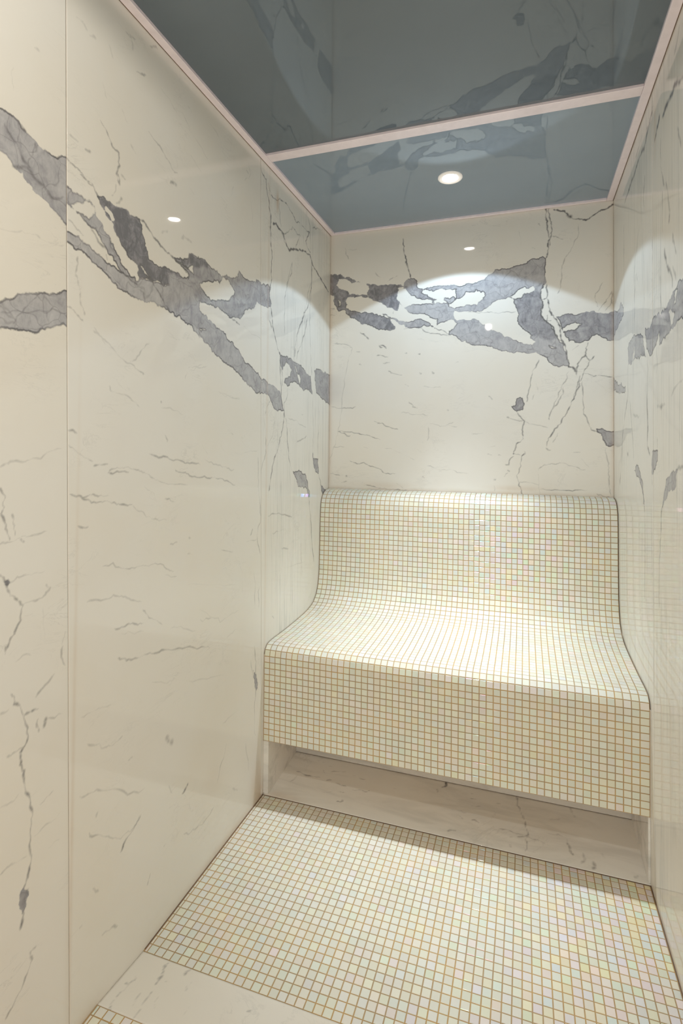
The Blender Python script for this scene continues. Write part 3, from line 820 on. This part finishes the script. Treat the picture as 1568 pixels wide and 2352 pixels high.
wl = box('wall_left', (XL - 6, Y_FRONT, ZF - 3), (XL - 0.02, YB + 6, TOP), MT['bed'])
tag(wl, 'left wall of tall polished white marble slabs with bold grey veins', 'wall', 'structure')
slab(wl, ('x', XL, 1), np.concatenate([np.linspace(Y_FRONT, -54, 12), steps(-53.8, -42.515, G)]), zs, MT['L0'], ['L0'], (0, LEAN),
     [(-41.2, 20, 0.5, 60, .16), (-40.4, -9, 2.5, 2.2, .35)], label='marble slab nearest the viewer with two broad grey bands')
slab(wl, ('x', XL, 1), steps(-42.445, -1.785, G), zs, MT['L1'], ['L1'], (LEAN, LEAN),
     [(-41.2, 5, .22, 40, .22), (-39.5, -9, 3, 1.6, .30), (-1.2, -7.5, 2.6, 4.5, .42), (-12, -9.2, 12, 1.1, .28), (-15.5, 2, 2.2, 2.6, .10)],
     label='wide marble slab with a diagonal grey vein')
slab(wl, ('x', XL, 1), steps(-1.715, YB, G), zs, MT['L2'], ['L2'], (LEAN, 0.0),
     [(0.2, 45, .35, 70, .18), (3.5, 92.5, .5, 1.6, .6), (.3, -8, .8, 3, .3), (31.3, 60, .5, 60, .2)], label='narrow marble slab with fine vertical veins')
wr = box('wall_right', (XR + 0.02, Y_FRONT, ZF - 3), (XR + 6, YB + 6, TOP), MT['bed'])
tag(wr, 'right wall of polished white marble reflecting the mosaic bench', 'wall', 'structure')
zr = np.concatenate([steps(ZF - 0.3, 20, .5)[:-1], steps(20, 97.0, 0.14), [TOP]])
slab(wr, ('x', XR, -1), np.concatenate([np.linspace(Y_FRONT, -22.5, 12), steps(-22, -1.95, 0.14)]), zr, MT['R0'], ['R1'], (0, 0),
     [(-1.5, -8, .6, 3, .3), (-9, -9.2, 9, .8, .35), (-3.5, 91, .6, 4, .3)], label='marble slab on the near side of the joint')
slab(wr, ('x', XR, -1), steps(-1.85, YB, 0.14), zr, MT['R1'], ['R1'], (0, 0),
     [(31.3, 60, .5, 60, .2)], label='marble slab beside the bench')
wb = box('wall_back', (XL - 6, YB + 0.02, ZF - 3), (XR + 6, YB + 6, TOP), MT['bed'])
tag(wb, 'back wall of one white marble slab with a wide jagged grey vein above the bench', 'wall', 'structure')
zb = np.concatenate([[ZF], steps(38.5, 97.0, G), [TOP]])
slab(wb, ('y', YB, -1), steps(XL, XR, G), zb, MT['B'], ['B'], (0, 0),
     [(x, 40.2, 6, .55, .30) for x in range(2, 57, 9)] + [(40, 41.2, 5, .6, .25), (XL, 60, .6, 40, .28), (XR, 60, .5, 40, .25), (12, 41, 8, .8, .2)])

# ceiling: two sheets of dark glass between pinkish trims
ce = box('ceiling', (XL - 6, Y_FRONT, TOP), (XR + 6, YB + 6, TOP + 4), MT['bed'])
tag(ce, 'ceiling of two dark glass sheets framed by pale metal strips', 'ceiling', 'structure')
GB = ZC + 0.42
box('glass_panel', (XL + 0.05, Y_FRONT, GB), (XR - 0.05, -2.45, TOP), MT['glass'], ce)['label'] = 'large dark green glass sheet towards the viewer'
box('glass_panel', (XL + 0.05, -2.40, GB), (XR - 0.05, YB - 0.05, TOP), MT['glass_lit'], ce)['label'] = 'small dark glass sheet, bluish reflected light in its colour, holding the lit downlight'
TW = 1.02
def trim(name, a, b, label):
    o = box(name, a, b, MT['metal'], None, 0.06); tag(o, label, 'trim', 'structure'); return o
trim('trim_1', (XL + 0.10, Y_FRONT, ZC), (XL + 0.10 + TW, YB - 0.12, GB + .3), 'long pale metal strip between left wall and glass ceiling')
trim('trim_2', (XR - 0.10 - TW - .12, Y_FRONT, ZC), (XR - 0.10, YB - 0.12, GB + .3), 'long pale metal strip between right wall and glass ceiling')
trim('trim_3', (XL + 0.12 + TW, YB - 0.75, ZC + .02), (XR - 0.24 - TW, YB - 0.10, GB + .3), 'pale metal strip along the top of the back wall')
trim('trim_4', (XL + 0.12 + TW, -3.5, ZC + .02), (XR - 0.24 - TW, -1.42, GB + .3), 'pale metal cross strip between the two ceiling glass sheets')
for nm, a, b, lb in (('trim_5', (XL + .0, Y_FRONT, ZC + .03), (XL + .10, YB, GB + .3), 'dark joint line above left wall'),
                     ('trim_6', (XR - .10, Y_FRONT, ZC + .03), (XR, YB, GB + .3), 'dark joint line above right wall')):
    tag(box(nm, a, b, MT['dark']), lb, 'joint', 'structure')

# ------------------------------------------------------------------ mosaic
PAL = [(0.76, 0.74, 0.635), (0.755, 0.745, 0.64), (0.745, 0.75, 0.65), (0.75, 0.75, 0.675), (0.765, 0.735, 0.64), (0.76, 0.735, 0.66), (0.745, 0.75, 0.685), (0.765, 0.75, 0.62)]
RT = random.Random(11)
class Mosaic:
    """tiles laid on strips of surface; every tile is a small pillow standing on the grout bed"""
    def __init__(s): s.v, s.f, s.c, s.bv, s.bf = [], [], [], [], []
    def tile(s, c0, c1, c2, c3, n, gap=0.06, h=0.04, warm=0.0, irid=0.0):
        q = [Vector(c0), Vector(c1), Vector(c2), Vector(c3)]
        a = (q[1] - q[0]); b = (q[3] - q[0]); la, lb = a.length, b.length
        if la < 0.16 or lb < 0.16: return
        ea, eb = a / la, b / lb
        def pt(i, g):
            sa = g if i in (0, 3) else -g; sb = g if i in (0, 1) else -g
            return q[i] + ea * sa + eb * sb
        t1, t2 = RT.gauss(0, 0.003), RT.gauss(0, 0.003)
        k = len(s.v)
        for i in range(4): s.v.append(pt(i, gap) - n * 0.03)
        for i in range(4): s.v.append(pt(i, gap) + n * (h - 0.03))
        for i in range(4):
            p_ = pt(i, gap + 0.035); sx = -1 if i in (0, 3) else 1; sy = -1 if i in (0, 1) else 1
            s.v.append(p_ + n * (h + t1 * sx + t2 * sy))
        for r in (0, 4):
            for i in range(4): s.f.append((k + r + i, k + r + (i + 1) % 4, k + r + 4 + (i + 1) % 4, k + r + 4 + i))
        s.f.append((k + 8, k + 9, k + 10, k + 11))
        c = RT.choice(PAL); g = RT.uniform(0.955, 1.035)
        if irid > 0 and RT.random() < irid:
            d = RT.choice([(.06, -.05, .06), (-.08, .0, .10), (.08, .02, -.14), (-.05, .05, -.04), (.0, -.04, .12), (.09, -.02, -.02)])  # tints imitate the angle-dependent iridescent sheen in the tile colour
            c = tuple(x + y * RT.uniform(.4, 1.0) * (0.4 + 0.6 * irid) for x, y in zip(c, d))
        c = (c[0] * g, c[1] * g, c[2] * g, RT.random())
        s.c += [c] * 12
    def strip(s, rows, cols, normal_of, irid=lambda x, r: 0.0):
        """rows: list of (y,z) at the row joints; cols: x of the column joints"""
        for r in range(len(rows) - 1):
            (y0, z0), (y1, z1) = rows[r], rows[r + 1]
            n = normal_of((y0, z0), (y1, z1))
            for i in range(len(cols) - 1):
                x0, x1 = cols[i], cols[i + 1]
                s.tile((x0, y0, z0), (x1, y0, z0), (x1, y1, z1), (x0, y1, z1), n, irid=irid((x0 + x1) / 2, r))
    def build(s, name, parent, bed, thick_dir=None, mats=None, root=False):
        """bed: list of (y,z) profile points and x range -> solid grout bed; tiles and bed make one mesh"""
        prof, x0, x1, inner = bed
        nv = len(s.v); vs = list(s.v); fs = list(s.f); idx = [0] * len(fs)
        k = len(vs); m = len(prof)
        for x in (x0, x1):
            for (y, z) in prof: vs.append(Vector((x, y, z)))
            for (y, z) in inner: vs.append(Vector((x, y, z)))
        st = 2 * m
        for i in range(m - 1):
            fs.append((k + i, k + st + i, k + st + i + 1, k + i + 1))
            fs.append((k + m + i + 1, k + st + m + i + 1, k + st + m + i, k + m + i))
            fs.append((k + i + 1, k + m + i + 1, k + m + i, k + i))
            fs.append((k + st + i, k + st + m + i, k + st + m + i + 1, k + st + i + 1))
        fs.append((k, k + m, k + st + m, k + st)); fs.append((k + m - 1, k + st + m - 1, k + st + 2 * m - 1, k + 2 * m - 1))
        idx += [1] * (len(fs) - len(idx))
        o = mesh(name, [P(*v) for v in vs], fs, [MT['tile'], MT['grout']], parent, idx)
        at = o.data.attributes.new('tile', 'FLOAT_COLOR', 'POINT')
        cc = np.array(s.c + [(.6, .6, .5, 0)] * (len(vs) - nv), np.float32); at.data.foreach_set('color', cc.ravel())
        return o

# bench profile (y, z), from the lower front edge up and back to the wall
PROF = [(0, 0), (0, 14.0), (0.10, 14.72), (0.42, 15.28), (0.95, 15.62), (1.7, 15.78), (3.2, 15.85), (8, 15.85), (13, 16.0), (17, 16.2), (20, 16.5), (22.4, 17.15),
        (24.2, 18.5), (25.2, 20.3), (25.7, 22.5), (25.95, 26), (26.1, 31), (26.25, 35.2), (26.5, 37.2), (27.1, 38.6), (28.1, 39.45), (29.4, 39.85), (31.5, 40.1)]
def resample(prof):
    p = np.array(prof, float); out = [tuple(p[0])]; i = 0; cur = p[0].copy()
    fine = []
    for a, b in zip(p[:-1], p[1:]):
        n = max(2, int(np.linalg.norm(b - a) / 0.02)); fine += [a + (b - a) * t for t in np.linspace(0, 1, n, endpoint=False)]
    fine.append(p[-1]); acc = 0.0
    for a, b in zip(fine[:-1], fine[1:]):
        d = b - a; l = np.linalg.norm(d); acc += l / (1 + 0.08 * abs(d[0]) / (l + 1e-9))
        if acc >= 1.0: out.append(tuple(b)); acc -= 1.0
    out.append(tuple(p[-1])); return out
ROWS = resample(PROF)
def nrm(a, b):
    d = Vector((0, b[0] - a[0], b[1] - a[1])); d.normalize(); return Vector((0, -d.z, d.y))
CX0, CX1 = -0.10, 57.05
COLS = [CX0] + [i + 0.87 for i in range(0, 56)] + [56.87 if False else CX1]
def cut(rows):
    y = [r[0] for r in rows]
    a = next(i for i, r in enumerate(rows) if r[1] > 13.9) + 1        # first row of the rounded front edge
    b = next(i for i, r in enumerate(rows) if r[0] > 23.2)            # where the seat turns up into the backrest
    return a, b
ia, ib = cut(ROWS)
bench = empty('steam_bench', P((CX0 + CX1) / 2, 13.5, ZF))
tag(bench, 'wide built-in steam bench clad in small cream iridescent mosaic under the back wall', 'bench')
def irid_bench(z0):
    def f(x, r):
        d = math.exp(-((x - 40) / 11) ** 2 - ((r - z0) / 9) ** 2)  # patch where more sheen is painted into the tile colours
        return 0.12 + 0.85 * d
    return f
def part(name, rows, inner_of, ir):
    mo = Mosaic(); mo.strip(rows, COLS, nrm, ir)
    return mo.build(name, bench, (rows, CX0, CX1, [inner_of(r) for r in rows]))
part('front_panel', ROWS[:ia], lambda r: (r[0] + 1.3, r[1] if r[1] > .01 else 0.0), lambda x, r: 0.07)
def inner_seat(r):
    return (max(r[0], 1.3), min(r[1] - 1.2, 14.4)) if r[0] > 1.3 else (1.3, min(r[1] - 0.2, 14.0))
part('seat', ROWS[ia - 1:ib], lambda r: (r[0] + 1.3 if r[0] < 1.0 else r[0] + .3, min(r[1] - 1.4, 14.6) if r[0] > 1.0 else 12.9 + r[0] * .5), lambda x, r: 0.12)
part('backrest', ROWS[ib - 1:], lambda r: (min(r[0] + 2.5, 31.0) if r[1] < 38.5 else r[0], r[1] if r[1] < 38.5 else r[1] - 2.0), irid_bench(12))
# marble under the overhang: kick panel, returns
box('kick_panel', (CX0 + .3, 12.2, -7.93), (CX1, 13.2, 0.4), MT['slab_plain'], bench)
box('gap_shade', (CX0 + .3, 12.32, -8.4), (CX1, 13.0, -7.93), MT['dark'], bench)  # dark strip standing in for the shade behind the gap
box('side_panel', (XL + .02, 0.25, ZF + .2), (0.72, 12.15, 0.3), MT['slab_plain'], bench)
box('side_panel', (56.85, 0.25, ZF + .2), (XR - .02, 12.15, 0.3), MT['slab_plain'], bench)
box('sealant_line', (XL + .01, -0.12, -0.02), (CX0 - .0, 1.0, 14.2), MT['seal'], bench)
box('sealant_line', (CX1, -0.12, -0.02), (XR - .01, 1.0, 14.2), MT['seal'], bench)

# ------------------------------------------------------------------ floor
def fl_rows(y0, first, pitch, y_end, z):
    ys = [y0, y0 - first]
    while ys[-1] - pitch > y_end + 0.3: ys.append(ys[-1] - pitch)
    ys.append(y_end); return [(y, z) for y in ys]
fcols = [XL + .12] + [0.27 + 1.0175 * i for i in range(0, 56)] + [XR - .12]
frows = fl_rows(0.0, 0.75, 1.0935, -30.24, ZF)[::-1]
mo = Mosaic()
mo.strip(frows, fcols, lambda a, b: Vector((0, 0, 1)), lambda x, r: 0.15 + 0.80 / (1 + math.exp(-(x - 44 + (len(frows) - r) * 0.25) / 4)) * (0.5 + 0.5 * min(1, r / 16)))  # iridescent sheen coloured into the tiles, stronger towards the right
fo = mo.build('floor', None, (frows, XL, XR, [(r[0], ZF - 1.5) for r in frows]))
tag(fo, 'floor of small pearly cream mosaic tiles with brown grout and marble borders', 'floor', 'structure')
# sloped marble strip running back under the bench
slab(fo, ('f', (-8.93, 0.0713, 0.0), 1), steps(XL + .1, XR, 0.2), steps(0.02, 12.6, 0.16), MT['slab'], ['F1'],
     stains=[(3, 0.3, 4, 1.2, .25), (XL, 5, .6, 6, .3)], label='grey white marble strip under the bench', name='marble_plinth')
box('dark_joint', (XL, -0.03, ZF - 1.0), (XR, .03, ZF + .11), MT['dark'], fo)
Y1, Y2 = -30.30, -37.42
slab(fo, ('f', (ZF + .03, -0.0983, Y1), 1), steps(XL + .05, XR, 0.2), steps(Y2, Y1, 0.16), MT['sill'], ['F0'], label='cream marble strip crossing the mosaic floor', name='marble_sill')
orow = fl_rows(-37.48, 1.0, 1.0935, -48, -8.32)[::-1]
mo = Mosaic(); mo.strip(orow, fcols, lambda a, b: Vector((0, 0, 1)), lambda x, r: 0.2)
mo.build('outer_mosaic', fo, (orow, XL, XR, [(r[0], ZF - 1.5) for r in orow]))
box('outer_slab', (XL, Y_FRONT, ZF - 1.5), (XR, -48.02, -8.32), MT['sill'], fo)
box('dark_joint', (XL, -30.0, ZF - .8), (XL + .10, 0.0, ZF + .06), MT['dark'], fo)
box('dark_joint', (XR - .10, -30.0, ZF - .8), (XR, 0.0, ZF + .06), MT['dark'], fo)

# ------------------------------------------------------------------ recessed downlights
def downlight(cx, cy, label):
    t = empty('downlight', P(cx, cy, GB)); tag(t, label, 'ceiling light', group='ceiling downlights')
    z0 = GB - 0.02
    lathe('bezel', [(2.12, z0 + .02), (2.14, z0 - .16), (2.02, z0 - .30), (1.80, z0 - .34), (1.45, z0 - .24), (1.20, z0 - .08), (1.20, z0 + .02)], 64, (cx, cy), MT['bezel'], t)
    lathe('lens', [(0.0001, z0 - .16), (0.6, z0 - .155), (1.0, z0 - .12), (1.19, z0 - .05), (1.19, z0 + .01), (0.0001, z0 + .01)], 64, (cx, cy), MT['lens'], t)
    return t
downlight(28.6, 13.6, 'round white downlight glowing in the small glass sheet above the bench')
downlight(28.0, -69.7, 'round white downlight in the large glass sheet behind the viewer')
